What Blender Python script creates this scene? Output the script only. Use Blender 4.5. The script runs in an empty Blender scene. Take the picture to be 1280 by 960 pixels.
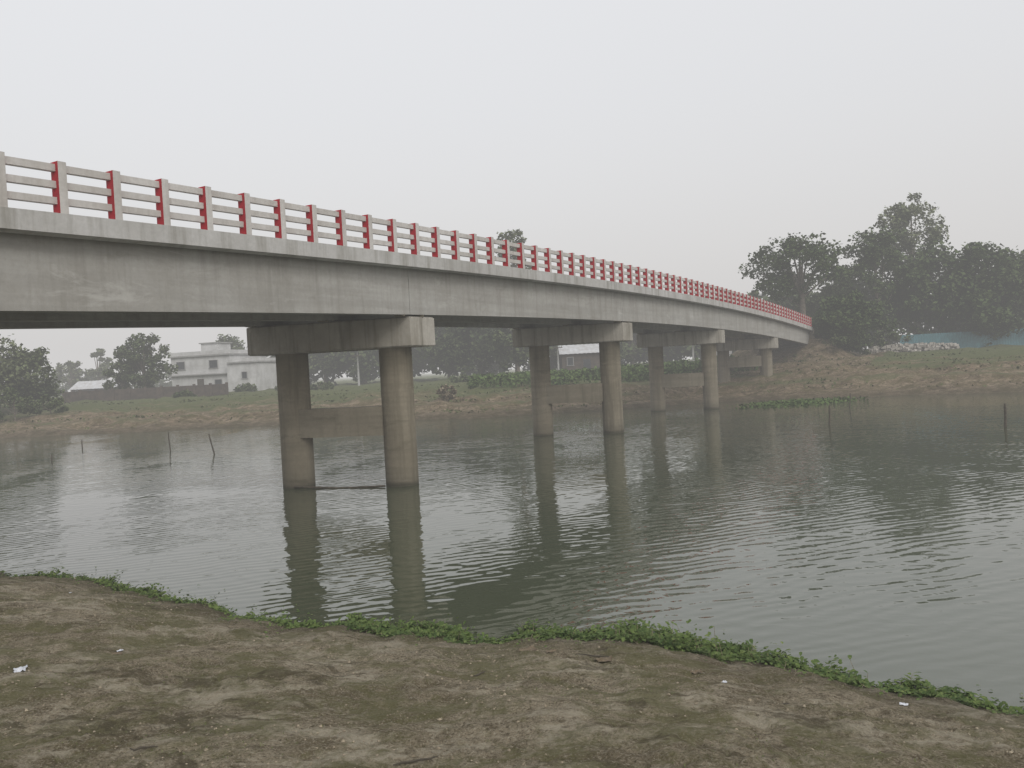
import bpy, math, random
import numpy as np
from mathutils import Vector, Matrix, noise as mnoise
random.seed(4); rng=np.random.default_rng(7)
sc=bpy.context.scene
COL=sc.collection
sc.view_settings.view_transform='Standard'
sc.view_settings.look='None'; sc.view_settings.exposure=0

# ------------------------------------------------------------ camera
CAMZ=3.4
th=math.radians(3.0); p=math.atan(0.020)
F=Vector((0,math.cos(p),-math.sin(p))); R0=Vector((1,0,0)); U0=Vector((0,math.sin(p),math.cos(p)))
Rv=R0*math.cos(th)-U0*math.sin(th); Uv=R0*math.sin(th)+U0*math.cos(th)
cd=bpy.data.cameras.new("camera"); cam=bpy.data.objects.new("camera",cd); COL.objects.link(cam)
m=Matrix.Identity(4)
for i in range(3):
    m[i][0]=Rv[i]; m[i][1]=Uv[i]; m[i][2]=-F[i]
m[2][3]=CAMZ
cam.matrix_world=m
cd.sensor_width=36; cd.lens=28.125; cd.clip_end=6000; cd.clip_start=0.05
sc.camera=cam

# ------------------------------------------------------------ helpers
def link(o,parent=None):
    COL.objects.link(o)
    if parent is not None: o.parent=parent
    return o
def empty(name,loc=(0,0,0),label=None,cat=None,group=None,parent=None):
    o=bpy.data.objects.new(name,None); o.location=loc; o.empty_display_size=.3
    link(o,parent); tag(o,label,cat,group); return o
def tag(o,label=None,cat=None,group=None,kind=None):
    if label: o["label"]=label
    if cat: o["category"]=cat
    if group: o["group"]=group
    if kind: o["kind"]=kind
    return o
def mesh_obj(name,verts,faces,mats,parent=None,loc=(0,0,0),smooth=False,mi=None):
    me=bpy.data.meshes.new(name); me.from_pydata([tuple(v) for v in verts],[],faces)
    if not isinstance(mats,(list,tuple)): mats=[mats]
    for mt in mats: me.materials.append(mt)
    if mi is not None: me.polygons.foreach_set("material_index",mi)
    if smooth: me.polygons.foreach_set("use_smooth",[True]*len(me.polygons))
    me.update()
    o=bpy.data.objects.new(name,me); o.location=loc
    return link(o,parent)
def poly_obj(name,P,mat,parent=None,loc=(0,0,0),smooth=False):
    """P: (N,k,3) array, each row one k-gon"""
    P=np.asarray(P,dtype=np.float32); N,k,_=P.shape
    me=bpy.data.meshes.new(name)
    me.vertices.add(N*k); me.vertices.foreach_set("co",P.reshape(-1))
    me.loops.add(N*k); me.loops.foreach_set("vertex_index",np.arange(N*k,dtype=np.int32))
    me.polygons.add(N); me.polygons.foreach_set("loop_start",np.arange(0,N*k,k,dtype=np.int32))
    me.polygons.foreach_set("loop_total",np.full(N,k,dtype=np.int32))
    me.update(calc_edges=True)
    me.materials.append(mat)
    o=bpy.data.objects.new(name,me); o.location=loc
    return link(o,parent)
BF=[(0,3,2,1),(4,5,6,7),(0,1,5,4),(1,2,6,5),(2,3,7,6),(3,0,4,7)]
def boxv(x0,x1,y0,y1,z0,z1):
    return [(x0,y0,z0),(x1,y0,z0),(x1,y1,z0),(x0,y1,z0),(x0,y0,z1),(x1,y0,z1),(x1,y1,z1),(x0,y1,z1)]
class MB:
    def __init__(s): s.v=[]; s.f=[]; s.m=[]
    def add(s,v,f,mi=0):
        b=len(s.v); s.v+= [tuple(q) for q in v]; s.f+=[tuple(i+b for i in q) for q in f]; s.m+=[mi]*len(f)
    def box(s,*a,mi=0): s.add(boxv(*a),BF,mi)
    def obj(s,name,mats,parent=None,loc=(0,0,0),smooth=False):
        return mesh_obj(name,s.v,s.f,mats,parent,loc,smooth,s.m)
def tube(pts,rad,seg=8,cap=True):
    pts=[Vector(q) for q in pts]; V=[];Fc=[]
    for i,q in enumerate(pts):
        a=pts[max(i-1,0)]; b=pts[min(i+1,len(pts)-1)]
        t=(b-a).normalized()
        ref=Vector((1,0,0)) if abs(t.x)<.8 else Vector((0,1,0))
        e1=t.cross(ref).normalized(); e2=t.cross(e1)
        for k in range(seg):
            an=2*math.pi*k/seg
            V.append(q+(e1*math.cos(an)+e2*math.sin(an))*rad[i])
    for i in range(len(pts)-1):
        for k in range(seg):
            Fc.append((i*seg+k,i*seg+(k+1)%seg,(i+1)*seg+(k+1)%seg,(i+1)*seg+k))
    if cap:
        Fc.append(tuple(range(seg))); Fc.append(tuple((len(pts)-1)*seg+k for k in range(seg))[::-1])
    return V,Fc

# ------------------------------------------------------------ materials
def new_mat(name):
    mt=bpy.data.materials.new(name); mt.use_nodes=True
    nt=mt.node_tree; b=nt.nodes["Principled BSDF"]; return mt,nt,b
def N(nt,t,**kw):
    n=nt.nodes.new(t)
    for k,v in kw.items():
        if k.startswith('i_'):
            n.inputs[k[2:].replace('_',' ')].default_value=v
        else: setattr(n,k,v)
    return n
def L(nt,a,b): nt.links.new(a,b)
def ramp(nt,stops,src=None,interp='LINEAR'):
    r=nt.nodes.new('ShaderNodeValToRGB'); r.color_ramp.interpolation=interp
    el=r.color_ramp.elements
    while len(el)<len(stops): el.new(.5)
    for e,(ps,c) in zip(el,stops):
        e.position=ps; e.color=(c[0],c[1],c[2],1) if isinstance(c,(tuple,list)) else (c,c,c,1)
    if src is not None: L(nt,src,r.inputs[0])
    return r
def mixc(nt,f,a,b,mode='MIX'):
    n=nt.nodes.new('ShaderNodeMix'); n.data_type='RGBA'; n.blend_type=mode
    for s,v in ((n.inputs[0],f),(n.inputs[6],a),(n.inputs[7],b)):
        if hasattr(v,'is_output'): L(nt,v,s)
        else: s.default_value=v if not isinstance(v,tuple) else (v[0],v[1],v[2],1)
    return n.outputs[2]
def noise(nt,vec,scale,detail=4,rough=.6,dist=0.0):
    n=N(nt,'ShaderNodeTexNoise'); n.inputs['Scale'].default_value=scale; n.inputs['Detail'].default_value=detail
    n.inputs['Roughness'].default_value=rough; n.inputs['Distortion'].default_value=dist
    if vec is not None: L(nt,vec,n.inputs['Vector'])
    return n.outputs['Fac']
def mapping(nt,vec,scale=(1,1,1),rot=(0,0,0),loc=(0,0,0)):
    n=N(nt,'ShaderNodeMapping'); n.inputs['Scale'].default_value=scale; n.inputs['Rotation'].default_value=rot; n.inputs['Location'].default_value=loc
    L(nt,vec,n.inputs['Vector']); return n.outputs[0]
def geo(nt): return N(nt,'ShaderNodeNewGeometry').outputs['Position']
def bump(nt,h,strength,dist,bs,normal=None):
    b=N(nt,'ShaderNodeBump'); b.inputs['Strength'].default_value=strength; b.inputs['Distance'].default_value=dist
    L(nt,h,b.inputs['Height'])
    if normal is not None: L(nt,normal,b.inputs['Normal'])
    L(nt,b.outputs[0],bs.inputs['Normal']); return b.outputs[0]

def concrete(name,light,dark,stain,boards=False,streak=.5,waterline=False,blotch=.5):
    mt,nt,b=new_mat(name); P=geo(nt)
    n1=noise(nt,P,.55,6,.65); n2=noise(nt,P,9,5,.7)
    c=mixc(nt,ramp(nt,[(.35,0.),(.65,1.)],n1).outputs[0],light,dark)
    c=mixc(nt,ramp(nt,[(.3,0.),(.8,.35)],n2).outputs[0],c,tuple(q*.6 for q in dark))
    sv=mapping(nt,P,(2.2,2.2,.16)); ns=noise(nt,sv,1.4,5,.65)
    c=mixc(nt,ramp(nt,[(.48,0.),(.70,streak)],ns).outputs[0],c,stain)
    sv2=mapping(nt,P,(.25,.25,5)); nb=noise(nt,sv2,1.0,3,.5)
    if boards:
        c=mixc(nt,ramp(nt,[(.4,0.),(.62,.35)],nb).outputs[0],c,tuple(q*.72 for q in dark))
        nn=noise(nt,mapping(nt,P,(.5,.5,1.6),(0,0,0),(7,3,1)),1.1,6,.7,.4)
        c=mixc(nt,ramp(nt,[(.56,0.),(.70,blotch)],nn).outputs[0],c,stain)
        c=mixc(nt,ramp(nt,[(.30,.4),(.40,0.)],nn).outputs[0],c,tuple(min(1,q*1.25) for q in light))
    if waterline:
        sx=N(nt,'ShaderNodeSeparateXYZ'); L(nt,P,sx.inputs[0])
        ad=N(nt,'ShaderNodeMath',operation='MULTIPLY_ADD'); L(nt,n1,ad.inputs[0]); ad.inputs[1].default_value=.5; L(nt,sx.outputs[2],ad.inputs[2])
        c=mixc(nt,ramp(nt,[(.30,.85),(.42,.35),(.9,0.)],ad.outputs[0]).outputs[0],c,(.035,.034,.022))
    L(nt,c,b.inputs['Base Color']); b.inputs['Roughness'].default_value=.9
    b.inputs['Specular IOR Level'].default_value=.2
    h=mixc(nt,.35,n2,nb)
    bump(nt,h,.5,.03,b)
    return mt
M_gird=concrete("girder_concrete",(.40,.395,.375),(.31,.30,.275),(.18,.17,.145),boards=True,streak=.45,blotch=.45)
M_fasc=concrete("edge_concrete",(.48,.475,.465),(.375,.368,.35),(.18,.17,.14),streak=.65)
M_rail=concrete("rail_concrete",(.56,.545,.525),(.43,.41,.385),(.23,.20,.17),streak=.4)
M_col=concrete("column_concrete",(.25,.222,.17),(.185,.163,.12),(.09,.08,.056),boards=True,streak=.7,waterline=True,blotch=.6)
M_cap=concrete("cap_concrete",(.40,.38,.34),(.28,.26,.22),(.10,.09,.065),streak=.8)
M_tie=concrete("tie_concrete",(.255,.23,.18),(.19,.17,.13),(.095,.085,.06),boards=True,streak=.5)
def simple(name,c1,c2,scale=4,rough=.8,bmp=.2,bd=.02):
    mt,nt,b=new_mat(name); P=N(nt,'ShaderNodeTexCoord').outputs['Object']
    n=noise(nt,P,scale,5,.65)
    c=mixc(nt,ramp(nt,[(.35,0.),(.65,1.)],n).outputs[0],c1,c2)
    L(nt,c,b.inputs['Base Color']); b.inputs['Roughness'].default_value=rough
    bump(nt,n,bmp,bd,b); return mt
M_red=simple("red_paint",(.42,.008,.02),(.29,.01,.018),6,.8)
M_dark=simple("window_dark",(.03,.035,.04),(.05,.055,.06),2,.3)
M_white=simple("lime_plaster",(.56,.56,.56),(.38,.38,.37),.7,.9)
M_slab=simple("slab_grey",(.32,.32,.31),(.22,.22,.21),1,.9)
M_tin=simple("tin_roof",(.5,.51,.53),(.36,.35,.34),1.5,.5)
M_brick=simple("mud_wall",(.10,.08,.065),(.055,.048,.042),1.5,.95)
M_teal=simple("teal_sheet",(.06,.17,.20),(.045,.12,.14),2,.6)
M_wood=simple("weathered_bamboo",(.085,.07,.05),(.04,.035,.025),6,.85)
M_bark=simple("bark",(.17,.145,.115),(.08,.065,.05),3,.95,.5,.05)
M_stone=simple("rubble_stone",(.40,.38,.35),(.22,.2,.17),1.3,.95)
M_plast=simple("white_plastic",(.6,.61,.64),(.4,.42,.46),20,.4)
M_dry=simple("dry_leaf",(.16,.125,.08),(.10,.075,.048),20,.9)
def foliage(name,c1,c2,c3,scale=.45,trans=0):
    mt,nt,b=new_mat(name); P=geo(nt)
    n=noise(nt,P,scale,2,.6); n2=noise(nt,P,scale*9,1,.6)
    c=mixc(nt,ramp(nt,[(.38,0.),(.62,1.)],n).outputs[0],c1,c2)
    c=mixc(nt,ramp(nt,[(.5,0.),(.7,.8)],n2).outputs[0],c,c3)
    L(nt,c,b.inputs['Base Color']); b.inputs['Roughness'].default_value=.6
    b.inputs['Specular IOR Level'].default_value=.2
    if trans>0:
        t=N(nt,'ShaderNodeBsdfTranslucent'); L(nt,c,t.inputs['Color'])
        mx=N(nt,'ShaderNodeMixShader'); mx.inputs[0].default_value=trans
        L(nt,b.outputs[0],mx.inputs[1]); L(nt,t.outputs[0],mx.inputs[2])
        L(nt,mx.outputs[0],nt.nodes['Material Output'].inputs['Surface'])
    else:
        d=N(nt,'ShaderNodeBsdfDiffuse'); L(nt,c,d.inputs['Color']); L(nt,d.outputs[0],nt.nodes['Material Output'].inputs['Surface'])
    return mt
M_f1=foliage("leaves_dark",(.040,.062,.026),(.068,.095,.038),(.10,.125,.052))
M_f2=foliage("leaves_mid",(.06,.083,.04),(.09,.112,.05),(.12,.135,.068))
M_f3=foliage("leaves_pale",(.09,.11,.055),(.13,.15,.075),(.17,.185,.105))  # pale green; on the misty trees its paleness also paints in haze
M_weed=foliage("weed_leaves",(.065,.11,.030),(.12,.175,.045),(.21,.25,.085),3.0,.3)
M_crop=foliage("crop_leaves",(.06,.10,.035),(.09,.135,.045),(.14,.17,.07),.8)
M_bgrass=foliage("bank_grass_leaves",(.07,.092,.038),(.105,.115,.05),(.15,.14,.075),.8)
M_grass=foliage("grass_blades",(.10,.12,.04),(.14,.16,.06),(.22,.21,.11),2.0,.2)
M_straw=foliage("dry_straw",(.30,.26,.19),(.19,.16,.11),(.09,.07,.045),5.0)

# ------------------------------------------------------------ terrain
nx=[-400,-60,-20,-9.7,-7.84,-5.78,-4.07,-2.16,-.57,.9,1.79,2.53,3.15,3.7,4.48,8,15,40,400]
ny=[40,30,19.5,14.9,14.2,12.75,11.45,10.47,9.93,9.71,9.3,8.7,8.08,7.59,7.27,6.6,5,0,-40]
fx=[-400,-150,-40,-18,-1,5,11,16,21,34,60,150,400]
fy=[72,68,62.5,60.5,56.5,57.5,60,60.5,59,54,47,40,30]
def nearS(X): return np.interp(X,nx,ny)+.09*np.sin(X*2.3)+.07*np.sin(X*5.1+1)+.035*np.sin(X*13+2)+.02*np.sin(X*23)
def farS(X): return np.interp(X,fx,fy)+.5*np.sin(X*.5)+.3*np.sin(X*1.3+2)
def hgt(X,Y):
    X=np.asarray(X,float);Y=np.asarray(Y,float)
    d1=nearS(X)-Y; d2=Y-farS(X)
    z1=1.75*(1-np.exp(-np.maximum(d1,0)/7.5))+.06*(1-np.exp(-np.maximum(d1,0)/.12))
    z2=np.interp(d2,[0,.5,3.5,4.2,8,8.8,14,14.8,22,40],[0,.25,.45,.85,.95,1.3,1.42,1.72,1.95,2.2])
    rb=np.clip((X-5)/22,0,1); z2=z2+rb*np.interp(d2,[1,9],[0,.7])
    zu=np.maximum(-1.6,.35*np.maximum(d1,d2))
    z=np.where(d1>0,z1,np.where(d2>0,z2,zu))
    lat=-(.864*(X+16.3)-.504*Y); t=.504*(X+16.3)+.864*Y
    el=np.maximum(np.abs(lat-2.95)-3.1,0)
    e1=np.hypot(el,np.maximum(93.2-t,0)); zr=np.interp(t,[92,97,110,190],[5.3,4.9,3.8,2.4])
    z=np.maximum(z,np.where(t>80,zr-e1/1.5,-9))
    e2=np.hypot(el,np.maximum(t+5.5,0)); zr=np.interp(t,[-120,-5],[2.,5.4])
    z=np.maximum(z,np.where(t<5,zr-e2/1.6,-9))
    return z
def g1(x,y): return float(hgt(np.array([x]),np.array([y]))[0])
def axis(segs):
    out=[]
    for a,b,s in segs:
        n=max(1,int(round((b-a)/s))); out+=list(np.linspace(a,b,n,endpoint=False))
    out.append(segs[-1][1]); return np.array(out)
xs=axis([(-2500,-400,300),(-400,-100,20),(-100,-40,2),(-40,-12,.6),(-12,-6,.05),(-6,5.5,.032),(5.5,40,.6),(40,100,2),(100,400,20),(400,2500,300)])
ys=axis([(-120,-10,5),(-10,2,.6),(2,3.2,.1),(3.2,10.5,.030),(10.5,15.5,.06),(15.5,50,1.5),(50,95,.5),(95,200,3),(200,500,20),(500,3500,300)])
GX,GY=np.meshgrid(xs,ys); GZ=hgt(GX,GY)
D1=nearS(GX)-GY; D2=GY-farS(GX)
flatZ=GZ.copy()
ny_,nx_=GX.shape
for j in range(ny_):
    y=ys[j]
    for i in range(nx_):
        x=xs[i]
        if 2<y<15.6 and -12<x<5.6 and D1[j,i]>-.3:
            k=min(1,max(.2,D1[j,i]*2))
            a8=mnoise.noise((x*5,y*7,9)); rr=max(0,mnoise.noise((x*.8,y*.9,30))+.25)
            n=mnoise.noise((x*.9,y*.9,0))*.05+mnoise.noise((x*2.4,y*3.2,5))*.028+a8*.012-max(0,-a8-.2)*.06+(abs(mnoise.noise((x*11,y*11,3)))*.024+mnoise.noise((x*24,y*24,8))*.014)*(.4+1.6*rr)
            flatZ[j,i]+=n*k
        elif y>50 and D2[j,i]>.2 and y<200 and abs(x)<100:
            k=min(1,D2[j,i]*.5)
            flatZ[j,i]+=k*(mnoise.noise((x*.2,y*.3,0))*.35+mnoise.noise((x*.8,y*.9,7))*.30)
def build_ground():
    me=bpy.data.meshes.new("ground")
    V=np.stack([GX,GY,flatZ],-1).reshape(-1,3).astype(np.float32)
    idx=np.arange(ny_*nx_).reshape(ny_,nx_)
    Q=np.stack([idx[:-1,:-1],idx[:-1,1:],idx[1:,1:],idx[1:,:-1]],-1).reshape(-1,4).astype(np.int32)
    me.vertices.add(len(V)); me.vertices.foreach_set("co",V.reshape(-1))
    me.loops.add(Q.size); me.loops.foreach_set("vertex_index",Q.reshape(-1))
    me.polygons.add(len(Q)); me.polygons.foreach_set("loop_start",np.arange(0,Q.size,4,dtype=np.int32))
    me.polygons.foreach_set("loop_total",np.full(len(Q),4,dtype=np.int32))
    me.polygons.foreach_set("use_smooth",np.ones(len(Q),dtype=bool))
    me.update(calc_edges=True)
    a=me.attributes.new("grass",'FLOAT','POINT')
    gr=np.where(D1>0,np.interp(D1,[0,.5,2,6],[.3,.2,.06,.08]),np.interp(D2,[0,3,4.5,8,9,12,18,26],[.0,.06,.38,.18,.46,.42,.6,.8]))
    lat=-(.864*(GX+16.3)-.504*GY); t=.504*(GX+16.3)+.864*GY
    gr=np.where((np.abs(lat-2.95)<9)&(t>78)&(GY<95),.16,gr)
    a.data.foreach_set("value",gr.reshape(-1).astype(np.float32))
    w=me.attributes.new("wet",'FLOAT','POINT')
    wt=np.where(D1>-1,np.interp(D1,[-1,0,.3,.9,2.0],[1,1,.65,.3,0]),np.interp(D2,[-1,0,.8,2.5],[1,.9,.5,0]))
    w.data.foreach_set("value",wt.reshape(-1).astype(np.float32))
    mt,nt,b=new_mat("soil_and_grass"); P=geo(nt)
    ag=N(nt,'ShaderNodeAttribute',attribute_name='grass').outputs['Fac']
    aw=N(nt,'ShaderNodeAttribute',attribute_name='wet').outputs['Fac']
    sxy=N(nt,'ShaderNodeSeparateXYZ'); L(nt,P,sxy.inputs[0])
    n1=noise(nt,P,.8,7,.72,.3); n2=noise(nt,P,7,7,.8); n3=noise(nt,P,48,4,.75)
    c=mixc(nt,ramp(nt,[(.38,0.),(.54,1.)],n1).outputs[0],(.19,.155,.096),(.36,.305,.215))
    c=mixc(nt,ramp(nt,[(.42,.75),(.51,0.)],n2).outputs[0],c,(.13,.104,.062))
    c=mixc(nt,ramp(nt,[(.53,0.),(.64,.75)],n3).outputs[0],c,(.52,.465,.36))
    c=mixc(nt,ramp(nt,[(.35,.9),(.46,0.)],n3).outputs[0],c,(.07,.057,.035))
    c=mixc(nt,ramp(nt,[(.50,0.),(.58,.75)],noise(nt,mapping(nt,P,(1,1.9,1),(0,0,.2),(3,1,0)),1.1,8,.78,.2)).outputs[0],c,(.50,.445,.34))
    c=mixc(nt,ramp(nt,[(.46,0.),(.57,.75)],noise(nt,P,1.3,8,.8,.5)).outputs[0],c,(.15,.145,.062))
    c=mixc(nt,ramp(nt,[(.54,0.),(.61,.8)],noise(nt,mapping(nt,P,(1,1.7,1),(0,0,0),(9,4,0)),.95,9,.80,.6)).outputs[0],c,(.10,.082,.048))
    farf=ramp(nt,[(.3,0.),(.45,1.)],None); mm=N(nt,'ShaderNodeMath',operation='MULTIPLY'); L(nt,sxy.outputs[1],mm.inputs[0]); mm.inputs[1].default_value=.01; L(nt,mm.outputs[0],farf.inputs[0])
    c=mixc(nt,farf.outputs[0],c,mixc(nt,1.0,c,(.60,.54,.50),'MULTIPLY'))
    ad=N(nt,'ShaderNodeMath',operation='ADD'); L(nt,ag,ad.inputs[0]); L(nt,noise(nt,mapping(nt,P,(.4,1.6,1)),.5,7,.7),ad.inputs[1])
    c=mixc(nt,ramp(nt,[(.78,0.),(1.0,.9)],ad.outputs[0]).outputs[0],c,mixc(nt,n2,(.062,.085,.033),(.12,.13,.055)))
    wv=N(nt,'ShaderNodeMath',operation='MULTIPLY'); L(nt,aw,wv.inputs[0]); wv.inputs[1].default_value=.72
    c=mixc(nt,wv.outputs[0],c,(.062,.053,.034))
    L(nt,c,b.inputs['Base Color']); b.inputs['Roughness'].default_value=.95; b.inputs['Specular IOR Level'].default_value=.15
    s=N(nt,'ShaderNodeMath',operation='MULTIPLY_ADD'); L(nt,n3,s.inputs[0]); s.inputs[1].default_value=.5; L(nt,n2,s.inputs[2])
    bump(nt,s.outputs[0],1.0,.10,b)
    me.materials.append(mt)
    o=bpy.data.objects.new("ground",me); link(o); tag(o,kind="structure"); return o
build_ground()
def hit(x,y,zoff=0):
    """point of the terrain/water seen in a given direction"""
    d=(Rv*(x-640)-Uv*(y-480)+F*1000).normalized(); o=Vector((0,0,CAMZ)); t=2
    while t<400:
        q=o+d*t; h=max(0,g1(q.x,q.y))
        if q.z<=h: break
        t+=max(.02,(q.z-h)*.4)
    return Vector((q.x,q.y,h))
def colx(x,Y): return (x-640+2)*Y/1000
def topz(x,y,Y): return CAMZ-((x-640)*.0523+(y-480)+20)*Y/1000

# ------------------------------------------------------------ water
mt,nt,b=new_mat("river_water"); P=geo(nt)
v1=mapping(nt,P,(1.0,1.5,1),(0,0,math.radians(18)))
a=noise(nt,v1,1.3,1,.5,.8)
v2=mapping(nt,P,(1,1.4,1),(0,0,math.radians(-28)))
w=N(nt,'ShaderNodeTexWave',wave_type='BANDS',bands_direction='Y'); w.inputs['Scale'].default_value=.9; w.inputs['Distortion'].default_value=9
w.inputs['Detail'].default_value=1.5; w.inputs['Detail Scale'].default_value=.6; L(nt,v2,w.inputs['Vector'])
v3=mapping(nt,P,(1,1,1),(0,0,0),(-4,-22,0))
w2=N(nt,'ShaderNodeTexWave',wave_type='RINGS',rings_direction='Z'); w2.inputs['Scale'].default_value=.75; w2.inputs['Distortion'].default_value=5
w2.inputs['Detail'].default_value=2; L(nt,v3,w2.inputs['Vector'])
cp=ramp(nt,[(.38,.2),(.50,.6),(.62,1.)],noise(nt,mapping(nt,P,(1,.6,1),(0,0,.5)),.16,4,.6,.8)).outputs[0]
def mul(a_,k):
    n=N(nt,'ShaderNodeMath',operation='MULTIPLY'); L(nt,a_,n.inputs[0])
    if hasattr(k,'is_output'): L(nt,k,n.inputs[1])
    else: n.inputs[1].default_value=k
    return n.outputs[0]
def add(a_,b_):
    n=N(nt,'ShaderNodeMath',operation='ADD'); L(nt,a_,n.inputs[0]); L(nt,b_,n.inputs[1]); return n.outputs[0]
h=add(mul(w.outputs['Fac'],.0040),mul(w2.outputs['Fac'],.0026))
h=add(h,mul(noise(nt,mapping(nt,P,(1,1.4,1),(0,0,.6)),4.2,1,.5,.5),.0050))
h=add(mul(h,cp),mul(a,.0085))
bump(nt,h,1.0,1.0,b)
c=mixc(nt,noise(nt,P,.05,3),(.060,.066,.036),(.048,.062,.040))
L(nt,c,b.inputs['Base Color']); b.inputs['Roughness'].default_value=.01; b.inputs['IOR'].default_value=1.8
wo=mesh_obj("water",[(-420,-80,0),(420,-80,0),(420,110,0),(-420,110,0)],[(0,1,2,3)],mt); tag(wo,kind="structure")

# ------------------------------------------------------------ bridge
dv=Vector((.504,.864,0)); nv=Vector((.864,-.504,0))
def PP(Yp,s=0,z=0):
    q=Vector((-16.3+.583*Yp,Yp,0))-nv*s; q.z=z; return q
ptY=[-6,2,13.5,16.3,22.8,31.6,39,51.2,63,74.3,80]; ptZ=[5.75,6.1,6.55,6.67,6.85,7.0,7.06,7.0,6.68,6.18,5.9]
pf=np.polyfit(ptY,ptZ,4)
def zt(Yp): return float(np.polyval(pf,Yp))
bridge=empty("bridge",(0,0,0),"long grey concrete bridge with red and white railings","bridge")
def sweep(name,poly,y0,y1,mat,parent,step=1.5,gap=0):
    n=max(1,int((y1-y0)/step)); V=[];Fc=[]; k=len(poly)
    for i in range(n+1):
        Y=y0+(y1-y0)*i/n
        for s,dz in poly: V.append(PP(Y,s,zt(Y)+dz))
    for i in range(n):
        for j in range(k):
            Fc.append((i*k+j,i*k+(j+1)%k,(i+1)*k+(j+1)%k,(i+1)*k+j))
    Fc.append(tuple(range(k))); Fc.append(tuple(n*k+j for j in range(k))[::-1])
    if name is None: return V,Fc
    return mesh_obj(name,V,Fc,mat,parent)
YA,YB=-5,79.9
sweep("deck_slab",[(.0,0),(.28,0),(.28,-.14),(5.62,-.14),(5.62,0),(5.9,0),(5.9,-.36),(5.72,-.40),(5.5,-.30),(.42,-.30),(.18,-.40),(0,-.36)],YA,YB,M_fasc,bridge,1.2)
q=Vector((-.974,.225,0)).normalized()
Rc=lambda i: Vector((-3.52+8.33*i,24.53+14.28*i,0))
def yp_at(i,s):
    k=(s-1.3)/.955; return Rc(i).y+.225*k-.504*s
gs=[.40,2.75,5.10]
for s in gs:
    ends=[YA]+[yp_at(i,s+.2)-.5 for i in range(-1,4)]+[YB]
    for a_,b_ in zip(ends[:-1],ends[1:]):
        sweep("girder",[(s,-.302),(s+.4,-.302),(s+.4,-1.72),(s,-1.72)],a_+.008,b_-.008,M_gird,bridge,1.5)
for i in range(-1,4):
    for s0,s1 in ((.803,2.747),(3.153,5.097)):
        for off in (-1.1,.75):
            V=[]
            for z_ in (-1.45,-.305):
                for (s,e) in ((s0,-.14),(s1,-.14),(s1,.14),(s0,.14)):
                    Y=yp_at(i,s)+off+e; V.append(PP(Y,s,zt(Y)+z_))
            mesh_obj("cross_beam",V,BF,M_gird,bridge)
def pier(i):
    r=Rc(i); ym=yp_at(i,2.9); top=zt(ym)-1.76
    pe=empty("pier",(r.x,r.y,0),parent=bridge)
    base=Vector((r.x,r.y,0))
    e0=-q*.92; e1=q*(3.47+1.0)
    ch=.04
    def ring(z,ins):
        ws=dv*(.62-ins); a0=e0+q*ins; a1=e1-q*ins
        return [a0-ws+Vector((0,0,z)),a1-ws+Vector((0,0,z)),a1+ws+Vector((0,0,z)),a0+ws+Vector((0,0,z))]
    V=ring(top-.9,ch)+ring(top-.9+ch,0)+ring(top-ch,0)+ring(top,ch)
    Fc=[(0,3,2,1),(12,13,14,15)]
    for k in range(3):
        for j in range(4): Fc.append((k*4+j,k*4+(j+1)%4,k*4+4+(j+1)%4,k*4+4+j))
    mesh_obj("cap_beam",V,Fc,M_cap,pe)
    for c0 in (Vector((0,0,0)),q*3.47):
        zz=[-1.8,-.05,.0,.05,1.0,2.1,3.2,top-.895]; rr=[.5,.5,.5,.5,.5,.497,.5,.5]
        V,Fc=tube([c0+Vector((0,0,z)) for z in zz],rr,40)
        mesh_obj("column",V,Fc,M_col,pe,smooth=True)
    a0=q*.30; a1=q*(3.47-.30); ws=dv*.40
    zc=2.0 if i!=3 else 2.9
    V=[]
    for z in (zc-.44,zc+.44): V+=[a0-ws+Vector((0,0,z)),a1-ws+Vector((0,0,z)),a1+ws+Vector((0,0,z)),a0+ws+Vector((0,0,z))]
    mesh_obj("tie_beam",V,BF,M_tie,pe)
    for s in gs:
        Y=yp_at(i,s+.2)
        for off in (-.7,.1):
            c_=PP(Y+off,s+.2,0)-base; mb=MB(); mb.box(c_.x-.15,c_.x+.15,c_.y-.15,c_.y+.15,top-.005,top+.07)
            mb.obj("bearing_pad",M_col,pe)
for i in range(-1,4): pier(i)
for Y,sg in ((YB,1),(YA,-1)):
    V=[]
    zt_=zt(Y)
    for z in (1.0,zt_-.15):
        for s,e in ((-.1,-.1),(6.0,-.1),(6.0,1.2),(-.1,1.2)): V.append(PP(Y+sg*(e+.15),s,z))
    mesh_obj("abutment",V,BF,M_col,bridge)
pitch=.915
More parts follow.
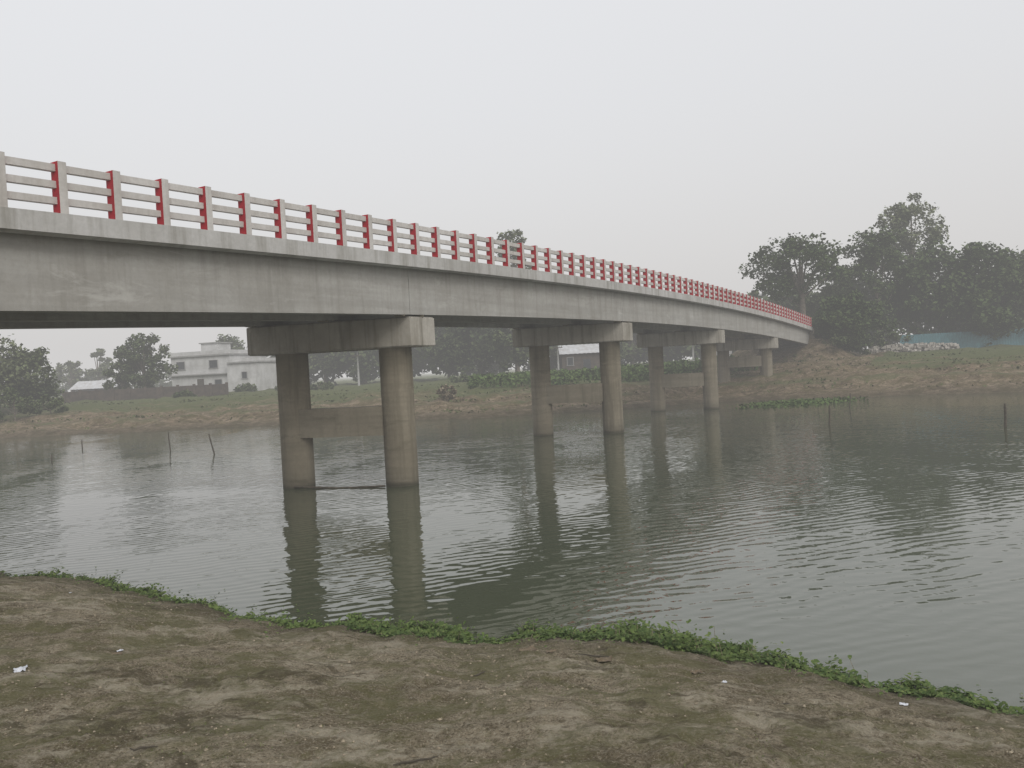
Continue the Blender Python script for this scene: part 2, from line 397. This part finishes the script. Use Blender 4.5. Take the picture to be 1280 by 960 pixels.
def railing(s,sgn,parts):
    mb=MB()
    for z0,z1 in ((.765,.895),(.465,.59),(.175,.30)):
        a0,a1=(s+.08,s+.19) if parts else (s+.03,s+.14)
        v,f=sweep(None,[(a0,z0),(a1,z0),(a1,z1),(a0,z1)],YA,YB,None,None,.915)
        mb.add(v,f)
    rl=mb.obj("railing",M_rail,bridge)
    k=int((13.55-YA)/pitch); Y=13.55-k*pitch; base=None; allp=MB()
    while Y<YB:
        z=zt(Y)-.003
        vv=[]
        for zz in (0,.94):
            for a_,b_ in ((-.078,0.0),(-.078,.22),(.078,.22),(.078,.0)):
                vv.append(dv*a_-nv*b_+Vector((0,0,zz)))
        fc=[(0,3,2,1),(4,5,6,7),(0,1,5,4),(1,2,6,5),(2,3,7,6),(3,0,4,7)]
        mi=[0,0,1,0,1,0]
        if parts:
            if base is None:
                base=mesh_obj("railing_post",vv,fc,[M_rail,M_red],rl,PP(Y,s,z),False,mi)
            else:
                o=base.copy(); o.location=PP(Y,s,z); COL.objects.link(o); o.parent=rl
        else:
            o_=PP(Y,s,z)
            allp.add([v_+o_ for v_ in vv],fc); allp.m[-6:]=mi
        Y+=pitch
    if not parts:
        o=allp.obj("railing_posts",[M_rail,M_red],rl); o["kind"]="stuff"
railing(.012,1,True)
railing(5.65,1,False)
V=[];Fc=[]
ts=[80.2,84,90,100,115,135,165,200]
for Y in ts:
    for s in (.2,5.7):
        q_=PP(Y,s,0); q_.z=(zt(79.9)-.13) if Y<81 else max(g1(q_.x,q_.y)+.06, 0)
        V.append(q_)
for i in range(len(ts)-1): Fc.append((2*i,2*i+1,2*i+3,2*i+2))
ro=mesh_obj("road",V,Fc,M_slab); tag(ro,kind="structure")

# ------------------------------------------------------------ foliage builders
def rand_dirs(n):
    v=rng.normal(size=(n,3)); return v/np.linalg.norm(v,axis=1,keepdims=True)
def leaf_quads(C,size,upbias=.3):
    n=len(C); nrm=rand_dirs(n); nrm[:,2]=np.abs(nrm[:,2])+upbias; nrm/=np.linalg.norm(nrm,axis=1,keepdims=True)
    t=rand_dirs(n); a=np.cross(nrm,t); a/=np.linalg.norm(a,axis=1,keepdims=True); b_=np.cross(nrm,a)
    s=(size*rng.uniform(.55,1.35,n))[:,None]
    return np.stack([C-a*s*.5,C+b_*s*.33,C+a*s*.5,C-b_*s*.33],1)
def clump_leaves(cen,rad,per,size,flat=.75):
    out=[]
    for c_,r_ in zip(cen,rad):
        d=rand_dirs(per); rr=rng.uniform(.25,1,per)**.6
        lump=1+.35*np.sin(d[:,0]*5+c_[0])*np.cos(d[:,1]*4+c_[1])
        pnt=d*(r_*rr*lump)[:,None]; pnt[:,2]*=flat
        out.append(pnt+c_)
    return leaf_quads(np.concatenate(out),size)
def tree(x,Y,H,R,mat,label,ncl=42,per=150,leaf=.34,low=.30,trunk_r=.22,group=None,lean=0,rcl=(.17,.33),name="tree"):
    X=x; gz=g1(X,Y)-.1
    e=empty(name,(X,Y,gz),label,"bush" if "bush" in name else "tree",group)
    zc=(low+1)/2*H; rz=(1-low)/2*H
    d=rand_dirs(ncl); r=rng.uniform(.3,1,ncl)**.55
    irr=1+.22*np.sin(np.arctan2(d[:,1],d[:,0])*3+x)
    cen=np.stack([d[:,0]*r*R*irr*.82+lean*H*(.5+.5*d[:,2]*r),d[:,1]*r*R*irr*.82,zc+d[:,2]*r*rz*.88],1)
    taper=np.clip(1.15-.35*(cen[:,2]-zc)/rz,.5,1.3); cen[:,:2]*=taper[:,None]
    rad=R*rng.uniform(rcl[0],rcl[1],ncl)
    Q=clump_leaves(cen,rad,per,leaf)
    poly_obj("crown",Q,mat,e)
    mb=MB(); fork=Vector((lean*H*.25,0,H*max(low+.05,.18)))
    v,f=tube([(0,0,-.3),(lean*.1*H,.05,fork.z*.5),fork,(fork.x+lean*H*.2,.1,max(fork.z+.05,H*.62)),(lean*H*.7,0,H*.85)],[trunk_r*1.25,trunk_r,trunk_r*.8,trunk_r*.45,trunk_r*.12],9); mb.add(v,f)
    for k in rng.choice(ncl,min(14,ncl),replace=False):
        c_=Vector(cen[k]); h0=rng.uniform(.0,.5); st=fork.lerp(Vector((lean*H*.6,0,H*.62)),h0)
        if c_.z<st.z-.5: st=Vector((lean*.2*H,0,max(.3,c_.z*.7)))
        mid=st.lerp(c_,.55)+Vector((0,0,.25))
        v,f=tube([st,mid,c_],[trunk_r*.42,trunk_r*.25,.03],6); mb.add(v,f)
    mb.obj("trunk",M_bark,e,smooth=True)
    return e
G="trees along the far river bank"
def T(px,py,Y,R,mat,label,**k):
    X=colx(px,Y); H=topz(px,py,Y)-g1(X,Y); return tree(X,Y,H,R,mat,label,**k)
T(1006,283,86,5.2,M_f1,"broad spreading dark tree with pale leaning trunk on the river bank",low=.30,trunk_r=.34,ncl=70,per=110,leaf=.38,lean=-.02,rcl=(.14,.26))
T(1145,230,97,4.6,M_f3,"tall pale feathery tree rising above its neighbours",low=.40,ncl=60,per=120,leaf=.38,rcl=(.16,.28))
T(1098,276,90,4.8,M_f1,"tall dark leafy tree on the bank",low=.05,ncl=76,per=120,leaf=.46,rcl=(.20,.35))
T(1178,288,90,5.8,M_f1,"wide dark leafy tree on the bank",low=.05,ncl=84,per=125,leaf=.5,rcl=(.19,.34))
T(1235,300,88,4.8,M_f1,"dark leafy tree with drooping crown",low=.04,ncl=66,per=120,leaf=.48,rcl=(.20,.36))
T(1288,296,93,5.6,M_f1,"dark leafy tree with drooping crown",low=.04,ncl=66,per=120,leaf=.5,rcl=(.20,.36))
T(1057,360,80,3.5,M_f1,"dense dark rounded bush tree beside the embankment",low=.0,ncl=54,per=150,leaf=.36,trunk_r=.15,rcl=(.2,.34))
T(1036,345,92,3.0,M_f2,"slender leafy tree behind the embankment",low=.1,ncl=30,per=100,leaf=.40)
T(960,365,98,3.2,M_f2,"leafy tree behind the bridge end",low=.05,ncl=30,per=110,leaf=.45)
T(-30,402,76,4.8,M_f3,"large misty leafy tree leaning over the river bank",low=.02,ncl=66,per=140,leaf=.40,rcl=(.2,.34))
T(34,424,80,2.9,M_f2,"leafy tree near the water's edge",low=.02,ncl=45,per=130,leaf=.38,rcl=(.2,.34))
T(180,410,97,2.9,M_f2,"leafy green tree beside the pale houses",low=.08,ncl=48,per=120,leaf=.38,rcl=(.2,.34))
T(152,426,99,2.0,M_f2,"small leafy green tree beside the pale houses",low=.08,ncl=26,per=110,leaf=.38,rcl=(.22,.36))
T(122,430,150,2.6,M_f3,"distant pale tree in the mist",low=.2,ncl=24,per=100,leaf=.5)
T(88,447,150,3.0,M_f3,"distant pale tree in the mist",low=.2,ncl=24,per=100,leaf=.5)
T(285,415,132,3.8,M_f2,"leafy tree behind the pale house",low=.2,ncl=36,per=110,leaf=.5)
for px,py,Y,R in ((365,410,118,4.5),(405,395,115,5),(455,390,112,5),(510,388,116,5.5),(560,380,108,4.8),(600,362,104,5.0),(690,385,108,5),(735,390,106,4.8),(790,390,112,5),(850,390,112,5),(905,390,108,4.8)):
    T(px,py,Y,R,M_f2,"leafy tree in the misty grove across the river",low=.05,ncl=44,per=100,leaf=.62,group=G,rcl=(.25,.40))
T(647,276,96,2.3,M_f3,"tall thin wispy tree topping the bridge railing",low=.55,ncl=34,per=80,leaf=.34,trunk_r=.16,rcl=(.18,.34))
T(645,355,97,3.4,M_f2,"leafy tree in the misty grove across the river",low=.05,ncl=40,per=120,leaf=.5,group=G)

def woodland(name,segs,label):
    cen=[];rad=[]
    for x0,x1,Ya,Yb,h0,h1,n in segs:
        X=rng.uniform(x0,x1,n); Y=rng.uniform(Ya,Yb,n)
        env=h0+(h1-h0)*(.5+.5*np.sin(X*.31)*np.cos(X*.13+1))
        z=hgt(X,Y)+env*rng.uniform(0.05,1,n)**.8
        cen.append(np.stack([X,Y,z],1)); rad.append(rng.uniform(1.0,2.0,n))
    cen=np.concatenate(cen); rad=np.concatenate(rad)
    o=poly_obj(name,clump_leaves(cen,rad,50,.85),M_f2); tag(o,label,"woodland",kind="stuff")
woodland("woodland",[(-34,45,118,126,7,12,520),(28,85,99,106,6,10,400),(-170,-50,165,178,3,6,180)],"dense misty band of green trees beyond the far bank")
def bushes(px,py,Y,R,label="low green bush on the far river bank",mat=M_f2,**k):
    X=colx(px,Y); H=max(.8,topz(px,py,Y)-g1(X,Y)); tree(X,Y,H,R,mat,label,ncl=14,per=110,leaf=.26,low=.0,trunk_r=.06,name="bush",group="bushes on the far bank",**k)
for a_ in ((15,480,70,2.2),(60,492,72,1.8),(310,478,98,2.0),(360,478,92,2.0),(400,478,92,1.6),(575,470,90,2),(1110,405,84,1.8),(1215,395,92,2.2),(1265,395,92,2.2),(230,492,86,1.3),(1045,412,78.0,1.6),(1082,414,79.5,1.5)):
    bushes(*a_)
bushes(1026,398,80.5,1.6,label="dark green bush against the bridge abutment",mat=M_f1)
bushes(555,478,66,.9,label="dry brown leafless bush on the bank",mat=M_straw)

n=9000; X=rng.uniform(-4,22,n); Y=rng.uniform(71,82,n); Y=np.round(Y/1.1)*1.1+rng.normal(0,.12,n)
keep=(np.sin(X*.6)+np.sin(Y*.9+X*.2))>-1.2; X=X[keep];Y=Y[keep]
C=np.stack([X,Y,hgt(X,Y)+rng.uniform(.05,1.0,len(X))],1)
o=poly_obj("crop_plants",leaf_quads(C,.38,.1),M_crop); tag(o,"rows of leafy green crop plants on the far bank","crop",kind="stuff")
n=26000; X=rng.uniform(-75,60,n); dd=rng.uniform(.8,30,n); Y=farS(X)+dd
k=(np.sin(X*.15+dd*1.1)*1.2+np.sin(X*.4-Y*.63+1)*.6+rng.normal(0,.5,n))>.6; X=X[k];Y=Y[k]
C=np.stack([X,Y,hgt(X,Y)+rng.uniform(.0,.12,len(X))],1)
o=poly_obj("bank_grass",leaf_quads(C,.24,.3),M_bgrass); tag(o,"low weeds and grass on the far bank","grass",kind="stuff")
n=1500; an=rng.uniform(0,2*np.pi,n); r=rng.uniform(0,1,n)**.6
X=19.5+4.2*r*np.cos(an)+rng.normal(0,.7,n); Y=54.3+3.0*r*np.sin(an)+.25*(X-19.5)
C=np.stack([X,Y,rng.uniform(.01,.14,n)],1)
o=poly_obj("floating_plants",leaf_quads(C,.20,.8),M_crop); tag(o,"patch of green water hyacinth floating on the river","water plants",kind="stuff")

# ------------------------------------------------------------ buildings
def window(parent,x0,x1,z0,z1,y):
    mb=MB(); t=.07
    mb.box(x0-t,x0,y-.07,y+.02,z0,z1); mb.box(x1,x1+t,y-.07,y+.02,z0,z1)
    mb.box(x0-t,x1+t,y-.075,y+.02,z1,z1+t); mb.box(x0-t-.05,x1+t+.05,y-.13,y+.02,z0-t,z0)
    w_=mb.obj("window",M_slab,parent)
    mb=MB(); mb.box(x0,x1,y-.03,y+.01,z0,z1); mb.box((x0+x1)/2-.03,(x0+x1)/2+.03,y-.05,y-.031,z0,z1); mb.obj("pane",M_dark,w_)
def house_big():
    Y=108; X0=colx(214,Y); gz=2.0
    e=empty("house",(X0,Y,gz),"two storey whitish plastered house with stepped flat roofs","house"); e.rotation_euler=(0,0,math.radians(-14))
    mb=MB(); mb.box(0,9,0,9,0,5.1); mb.obj("wall",M_white,e)
    mb=MB(); mb.box(9.003,13.2,-.8,8,0,3.9); mb.obj("side_wall",M_white,e)
    mb=MB(); mb.box(3.0,5.6,2.5,5.5,5.35,6.9); mb.obj("stair_tower",M_white,e)
    mb=MB(); mb.box(2.8,5.8,2.3,5.7,6.903,7.05); mb.obj("tower_roof",M_slab,e)
    mb=MB(); mb.box(-.3,9.2,-.3,9.2,5.103,5.3); mb.obj("roof",M_slab,e)
    mb=MB(); mb.box(-.2,9.1,-.25,-.1,5.303,5.8); mb.box(-.2,-.05,-.1,9,5.303,5.8); mb.box(8.95,9.1,-.1,9,5.303,5.8); mb.obj("parapet",M_white,e)
    mb=MB(); mb.box(-.3,8.99,-.45,-.003,2.6,2.75); mb.obj("sunshade_ledge",M_slab,e)
    mb=MB(); mb.box(9.21,13.4,-1.1,8.2,3.903,4.1); mb.obj("side_roof",M_slab,e)
    mb=MB(); mb.box(9.3,13.3,-1.0,-.88,4.103,4.5); mb.box(13.18,13.3,-.88,8,4.103,4.5); mb.obj("side_parapet",M_white,e)
    for x in (.9,5.9): window(e,x,x+1.2,3.5,4.5,0)
    window(e,6.6,7.6,.9,1.9,0)
    window(e,11.2,11.9,1.9,2.7,-.8)
    mb=MB(); mb.box(3.9,4.9,-.04,.01,.05,2.1); mb.obj("door",M_wood,e)
house_big()
def shed(px,Y,wd,dp,h,label,wall=M_brick,roof=M_tin,rot=0,z=None):
    X=colx(px,Y); gz=g1(X,Y)-.1
    e=empty("shed",(X,Y,gz),label,"shed"); e.rotation_euler=(0,0,rot)
    mb=MB(); mb.box(0,wd,0,dp,0,h)
    mb.add([(0,0,h),(0,dp,h),(0,dp/2,h+dp*.22)],[(0,1,2)]); mb.add([(wd,0,h),(wd,dp,h),(wd,dp/2,h+dp*.22)],[(0,1,2)])
    mb.obj("wall",wall,e)
    n=int(wd/.25); V=[];Fc=[]
    for k in range(n+1):
        x=-.3+(wd+.6)*k/n; dz=.03*(k%2)
        V+=[(x,-.4,h-.12+dz),(x,dp/2,h+dp*.22+.05+dz),(x,dp+.4,h-.12+dz)]
        if k: Fc+=[((k-1)*3,k*3,k*3+1,(k-1)*3+1),((k-1)*3+1,k*3+1,k*3+2,(k-1)*3+2)]
    mesh_obj("roof",V,Fc,roof,e)
    mb=MB(); mb.box(wd*.4,wd*.4+.9,-.04,.01,.05,min(1.9,h-.2)); mb.obj("door",M_dark,e)
    window(e,wd*.1,wd*.1+.7,h*.45,h*.8,0)
shed(88,125,6.8,5,1.6,"low shed with pale tin roof in the mist",M_brick,M_tin)
shed(702,98,6.5,4.5,2.7,"brown walled shed with tin roof behind the crops",M_brick,M_tin)
shed(895,92,4.5,4,2.3,"small white washed shed near the bridge end",M_white,M_tin)
Y=90; X0=colx(78,Y); X1=colx(282,Y)
mb=MB(); gz=g1(X0,Y)-.2
mb.box(X0,X1,Y,Y+.25,gz,gz+1.5)
for k in range(11):
    x=X0+(X1-X0)*k/10; mb.box(x-.16,x+.16,Y-.08,Y-.003,gz,gz+1.65)
o=mb.obj("boundary_wall",M_brick); tag(o,"long low dark boundary wall with piers on the bank","wall")
Y=86.5; X0=colx(1125,Y); X1=colx(1310,Y); n=int((X1-X0)/.15); V=[];Fc=[]
for k in range(n+1):
    x=X0+(X1-X0)*k/n; y=Y+.04*(k%2); g=g1(x,Y)
    V+=[(x,y,g-.1),(x,y,g+1.9)]
    if k: Fc.append((2*k-2,2*k,2*k+1,2*k-1))
o=mesh_obj("sheet_fence",V,Fc,M_teal); tag(o,"teal corrugated sheet fence under the dark trees","fence")
mb=MB(); Y=83; X0=colx(1078,Y); X1=colx(1195,Y)
for k in range(420):
    x=rng.uniform(X0,X1); row=rng.uniform(0,1); hh=(.95-.35*abs(2*(x-X0)/(X1-X0)-1)**3)*row
    y=Y+rng.normal(0,.25)*(1.3-row); s=rng.uniform(.1,.24); g=g1(x,y)
    dd=rand_dirs(8)*.25
    bv=np.array(boxv(-1,1,-.8,.8,-.6,.6))*(1+dd)*s
    an=rng.uniform(0,6.28); ca,sa=math.cos(an),math.sin(an)
    vv=[(x+a_*ca-b_*sa,y+a_*sa+b_*ca,g+hh+c_) for a_,b_,c_ in bv]
    mb.add(vv,BF)
o=mb.obj("rubble_wall",M_stone); tag(o,"low heaped wall of pale rubble stones on the grassy bank","stone wall")
for px,py,Y in ((447,440,96),(697,430,96),(866,425,88)):
    X=colx(px,Y); g=g1(X,Y); H=topz(px,py,Y)-g
    e=empty("utility_pole",(X,Y,g),"thin grey concrete utility pole beyond the far bank","utility pole","utility poles across the river")
    v,f=tube([(0,0,-.2),(0,0,H*.5),(0,0,H)],[.13,.11,.08],8); mesh_obj("pole",v,f,M_slab,e,smooth=True)
    mb=MB(); mb.box(-.6,.6,-.14,-.083,H-.5,H-.4); mb.box(-.03,.03,-.20,-.141,H-.55,H-.35)
    for x in (-.5,0.2,.5): mb.box(x-.03,x+.03,-.13,-.09,H-.397,H-.27)
    mb.obj("crossarm",M_wood,e)

# ------------------------------------------------------------ stakes in water
for px,py,h,ln,th_ in ((65,577,.35,.05,1),(103,560,.5,.0,1),(213,564,1.0,-.05,1),(268,568,1.0,-.2,1),(1037,531,.9,.02,1.2),(1257,534,.95,.0,1.5),(1062,508,.8,.1,1.2)):
    w0=hit(px,py); pts=[];rr=[]
    for k in range(7):
        z=-.6+(h+.6)*k/6; pts.append((ln*z,0.02*math.sin(k),z)); rr.append((.038-.002*k+(.006 if k%2 else 0))*th_)
    v,f=tube(pts,rr,7); o=mesh_obj("bamboo_stake",v,f,M_wood,None,(w0.x,w0.y,0))
    tag(o,"thin dark bamboo stake standing in the river","stake","stakes standing in the river")
a_=Rc(0)-dv*.54+q*.2; b_=Rc(0)+q*3.2-dv*.54
v,f=tube([(a_.x,a_.y,.04),((a_.x+b_.x)/2,(a_.y+b_.y)/2,.0),(b_.x,b_.y,.07)],[.03,.035,.03],7)
o=mesh_obj("floating_pole",v,f,M_wood); tag(o,"thin dark bamboo pole floating against the pier columns","pole")

# ------------------------------------------------------------ shoreline weeds
def leaves(base,n,length,width,up):
    an=rng.uniform(0,2*np.pi,n); el=rng.uniform(up[0],up[1],n)
    d=np.stack([np.cos(an)*np.cos(el),np.sin(an)*np.cos(el),np.sin(el)],1)
    s=np.stack([-np.sin(an),np.cos(an),rng.normal(0,.25,n)],1); s/=np.linalg.norm(s,axis=1,keepdims=True)
    Ln=(length*rng.uniform(.5,1.4,n))[:,None]; Wd=(width*rng.uniform(.6,1.3,n))[:,None]
    dn=np.zeros((n,3)); dn[:,2]=-1
    m1=base+d*Ln*.35; m2=base+d*Ln*.72+dn*Ln*.10; tp=base+d*Ln+dn*Ln*.28
    return np.stack([base,m1+s*Wd*.45,m2+s*Wd*.5,tp,m2-s*Wd*.5,m1-s*Wd*.45],1)
# x0,x1,leaf count,from(water side),to(land side),plant height
patches=[(-10.2,-9.0,100,-.1,.2,.04),(-8.9,-8.1,800,-.25,.4,.14),(-8.1,-7.0,500,-.2,.35,.07),(-6.9,-5.9,850,-.3,.3,.10),(-5.9,-4.7,380,-.1,.26,.07),(-4.7,-3.4,380,-.1,.25,.05),(-3.4,-2.4,650,-.2,.25,.08),
 (-2.4,-1.6,1400,-.45,.45,.09),(-1.6,-.75,2000,-.5,.5,.11),(-.75,-.05,260,-.2,.15,.05),(.02,.55,1000,-.35,.3,.12),(.5,1.2,750,-.35,.2,.07),(1.15,1.75,2000,-.6,.45,.17),(1.7,2.1,1100,-.65,.4,.20),(2.05,2.6,1200,-.55,.25,.08),(2.5,3.3,1700,-.5,.3,.12),(3.3,3.6,120,-.15,.12,.05),(3.6,4.2,800,-.35,.25,.08),(4.2,4.9,350,-.2,.2,.05),(4.9,7,400,-.3,.3,.08)]
Pl=[]
for x0,x1,n,w0_,w1_,h_ in patches:
    nc=max(6,int(n/18)); cx=rng.uniform(x0,x1,nc); cdd=w0_+(w1_-w0_)*rng.beta(1.3,1.3,nc); ch=rng.choice([.12,.3,.6,1.3],nc,p=[.45,.3,.17,.08])
    k=rng.integers(0,nc,n)
    X=cx[k]+rng.normal(0,.065,n); dd=cdd[k]+rng.normal(0,.055,n)
    Y=nearS(X)-dd; g=np.maximum(hgt(X,Y),0)
    z=g+.01+rng.uniform(0,1,n)**1.3*h_*ch[k]
    Pl.append(leaves(np.stack([X,Y,z],1),n,.072,.040,(-.15,.95)))
n=3400; X=rng.uniform(-9.5,6,n); Y=nearS(X)-rng.normal(.15,.38,n); kk_=(np.sin(X*3.1)+np.sin(X*7.7+1)+rng.normal(0,.5,n))>.1; X=X[kk_];Y=Y[kk_]
Pl.append(leaves(np.stack([X,Y,np.maximum(hgt(X,Y),0)+.015],1),len(X),.05,.028,(0,.6)))
Q=np.concatenate(Pl)
o=poly_obj("shoreline_weeds",Q,M_weed); tag(o,"leafy green water weeds lining the muddy shore","weeds",kind="stuff")
n=3200; kk=rng.choice(len(Q),n); b0=Q[kk,0].copy(); t0=b0.copy(); b0[:,2]=np.maximum(hgt(b0[:,0],b0[:,1]),0)-.01; b0[:,:2]+=rng.normal(0,.06,(n,2))
wv=np.zeros((n,3)); wv[:,0]=.0035
o=poly_obj("weed_stems",np.stack([b0-wv,b0+wv,t0+wv*.6,t0-wv*.6],1),M_straw); tag(o,"thin weed stems at the shore","weeds",kind="stuff")

def surf(X,Y):
    ix=np.clip(np.searchsorted(xs,X)-1,0,nx_-2); iy=np.clip(np.searchsorted(ys,Y)-1,0,ny_-2)
    fx_=(X-xs[ix])/(xs[ix+1]-xs[ix]); fy_=(Y-ys[iy])/(ys[iy+1]-ys[iy])
    return (flatZ[iy,ix]*(1-fx_)*(1-fy_)+flatZ[iy,ix+1]*fx_*(1-fy_)+flatZ[iy+1,ix]*(1-fx_)*fy_+flatZ[iy+1,ix+1]*fx_*fy_)
n=26000; X=rng.uniform(-9,5.5,n); Y=rng.uniform(2.5,14,n)
k=(nearS(X)-Y>.2)&((np.sin(X*1.7+Y)+np.sin(Y*2.9-X*1.1+2)+rng.normal(0,.5,n))>.9); X=X[k];Y=Y[k]
B=np.stack([X,Y,surf(X,Y)-.003],1)
o=poly_obj("ground_grass",leaves(B,len(B),.028,.006,(.2,1.4)),M_grass); tag(o,"sparse short grass on bare soil","grass",kind="stuff")
n=7000; X=rng.uniform(-9,5.5,n); Y=rng.uniform(2.5,14,n); k=nearS(X)-Y>.05; X=X[k];Y=Y[k]
B=np.stack([X,Y,surf(X,Y)+.006],1)
o=poly_obj("dead_straw",leaves(B,len(B),.04,.007,(-.05,.2)),M_straw); tag(o,"scattered dry straw and leaf bits on soil","straw",kind="stuff")
n=20000; X=rng.uniform(-9,5.5,n); Y=rng.uniform(2.6,14,n); k=(nearS(X)-Y>.15)&((np.sin(X*1.1+2)+np.sin(Y*1.9+X)+rng.normal(0,.6,n))>.0); X=X[k];Y=Y[k]
n=len(X); S=rng.uniform(.002,.010,n)*rng.choice([1,1,1,1,1.9],n); Z=surf(X,Y)+S*.2
octv=np.array([(1,0,0),(0,1,0),(-1,0,0),(0,-1,0),(0,0,.8),(0,0,-.8)]); octf=np.array([(0,1,4),(1,2,4),(2,3,4),(3,0,4),(1,0,5),(2,1,5),(3,2,5),(0,3,5)])
VV=(octv[None]*rng.uniform(.6,1.3,(n,6,1))*S[:,None,None])+np.stack([X,Y,Z],1)[:,None,:]
T_=VV[:,octf,:].reshape(-1,3,3)
M_clod=simple("soil_clod",(.34,.29,.21),(.14,.115,.075),9,.95)
o=poly_obj("soil_clods",T_,M_clod); tag(o,"small clods and crumbs of dry soil","soil",kind="stuff")

def crumple(px,py,s,mat,name,label,cat,group):
    w0=hit(px,py); z=float(surf(np.array([w0.x]),np.array([w0.y]))[0])
    V=[];Fc=[];n=7
    for j in range(n):
        for i in range(n):
            x=(i/(n-1)-.5)*s*1.5; y=(j/(n-1)-.5)*s
            V.append((x+rng.normal(0,s*.05),y+rng.normal(0,s*.05),.008+abs(rng.normal(0,s*.10))))
            if i and j: Fc.append(((j-1)*n+i-1,(j-1)*n+i,j*n+i,j*n+i-1))
    o=mesh_obj(name,V,Fc,mat,None,(w0.x,w0.y,z)); o.rotation_euler=(0,0,rng.uniform(0,3)); tag(o,label,cat,group)
for a_ in ((25,839,.10),(1130,882,.045),(905,851,.04),(150,814,.04),(88,742,.035)):
    crumple(a_[0],a_[1],a_[2],M_plast,"plastic_wrapper","crumpled white plastic wrapper lying on the soil","litter","litter on the bank")
for a_ in ((660,814,.12),(690,818,.07),(755,828,.12),(145,815,.08),(870,840,.07)):
    crumple(a_[0],a_[1],a_[2],M_dry,"dry_leaf","curled brown dry leaf lying on the soil","leaf","dry leaves on the bank")
for px,py,ln,an in ((520,950,.3,.3),(750,825,.5,-.35),(980,880,.2,-.2),(600,843,.15,.9),(180,940,.18,.1)):
    w0=hit(px,py); z=float(surf(np.array([w0.x]),np.array([w0.y]))[0])+.012
    pts=[((k/5-.5)*ln,rng.normal(0,.008),rng.uniform(0,.008)) for k in range(6)]
    v,f=tube(pts,[.004,.008,.009,.008,.007,.003],6); o=mesh_obj("twig",v,f,M_wood,None,(w0.x,w0.y,z)); o.rotation_euler=(0,0,an)
    tag(o,"short dark dry twig lying on the soil","twig","twigs on the bank")

# ------------------------------------------------------------ haze (box that absorbs and glows; the glow stands in for scattered light)
def haze(name,bx,dens,Lc):
    mb=MB(); mb.box(*bx)
    mt=bpy.data.materials.new(name); mt.use_nodes=True; nt=mt.node_tree
    for nd in list(nt.nodes):
        if nd.type=='BSDF_PRINCIPLED': nt.nodes.remove(nd)
    ab=N(nt,'ShaderNodeVolumeAbsorption'); ab.inputs['Color'].default_value=(0,0,0,1); ab.inputs['Density'].default_value=dens
    em=N(nt,'ShaderNodeEmission'); em.inputs['Color'].default_value=(*Lc,1); em.inputs['Strength'].default_value=dens
    ad=N(nt,'ShaderNodeAddShader'); L(nt,ab.outputs[0],ad.inputs[0]); L(nt,em.outputs[0],ad.inputs[1])
    L(nt,ad.outputs[0],nt.nodes['Material Output'].inputs['Volume'])
    o=mb.obj(name,mt); tag(o,kind="structure")
haze("haze_glow",(-2400,2400,-100,3300,-4,45),.0021,(.64,.63,.625))

# ------------------------------------------------------------ world + sun
W=bpy.data.worlds.new("World"); sc.world=W; W.use_nodes=True; nt=W.node_tree
bg=nt.nodes['Background']; out=nt.nodes['World Output']
sky=N(nt,'ShaderNodeTexSky',sky_type='NISHITA'); sky.sun_disc=False
SE,SR=math.radians(38),math.radians(150)
sky.sun_elevation=SE; sky.sun_rotation=SR; sky.dust_density=6; sky.air_density=1.5
hs=N(nt,'ShaderNodeHueSaturation'); hs.inputs['Saturation'].default_value=.35; L(nt,sky.outputs[0],hs.inputs['Color'])
L(nt,hs.outputs[0],bg.inputs['Color']); bg.inputs['Strength'].default_value=.05
tc=N(nt,'ShaderNodeTexCoord'); sx=N(nt,'ShaderNodeSeparateXYZ'); L(nt,tc.outputs['Generated'],sx.inputs[0])
cr=ramp(nt,[(0,(.60,.585,.58)),(.08,(.61,.595,.595)),(.3,(.655,.655,.67)),(1,(.84,.85,.87))],sx.outputs[2])
bg2=N(nt,'ShaderNodeBackground'); L(nt,cr.outputs[0],bg2.inputs['Color']); bg2.inputs['Strength'].default_value=.98
ads=N(nt,'ShaderNodeAddShader'); L(nt,bg.outputs[0],ads.inputs[0]); L(nt,bg2.outputs[0],ads.inputs[1]); L(nt,ads.outputs[0],out.inputs['Surface'])
sd=bpy.data.lights.new("sun",'SUN'); sd.energy=.9; sd.angle=math.radians(25); sd.color=(1,.97,.92)
so=bpy.data.objects.new("sun",sd); COL.objects.link(so)
dirv=Vector((math.sin(SR)*math.cos(SE),math.cos(SR)*math.cos(SE),math.sin(SE)))
so.rotation_euler=dirv.to_track_quat('Z','Y').to_euler()
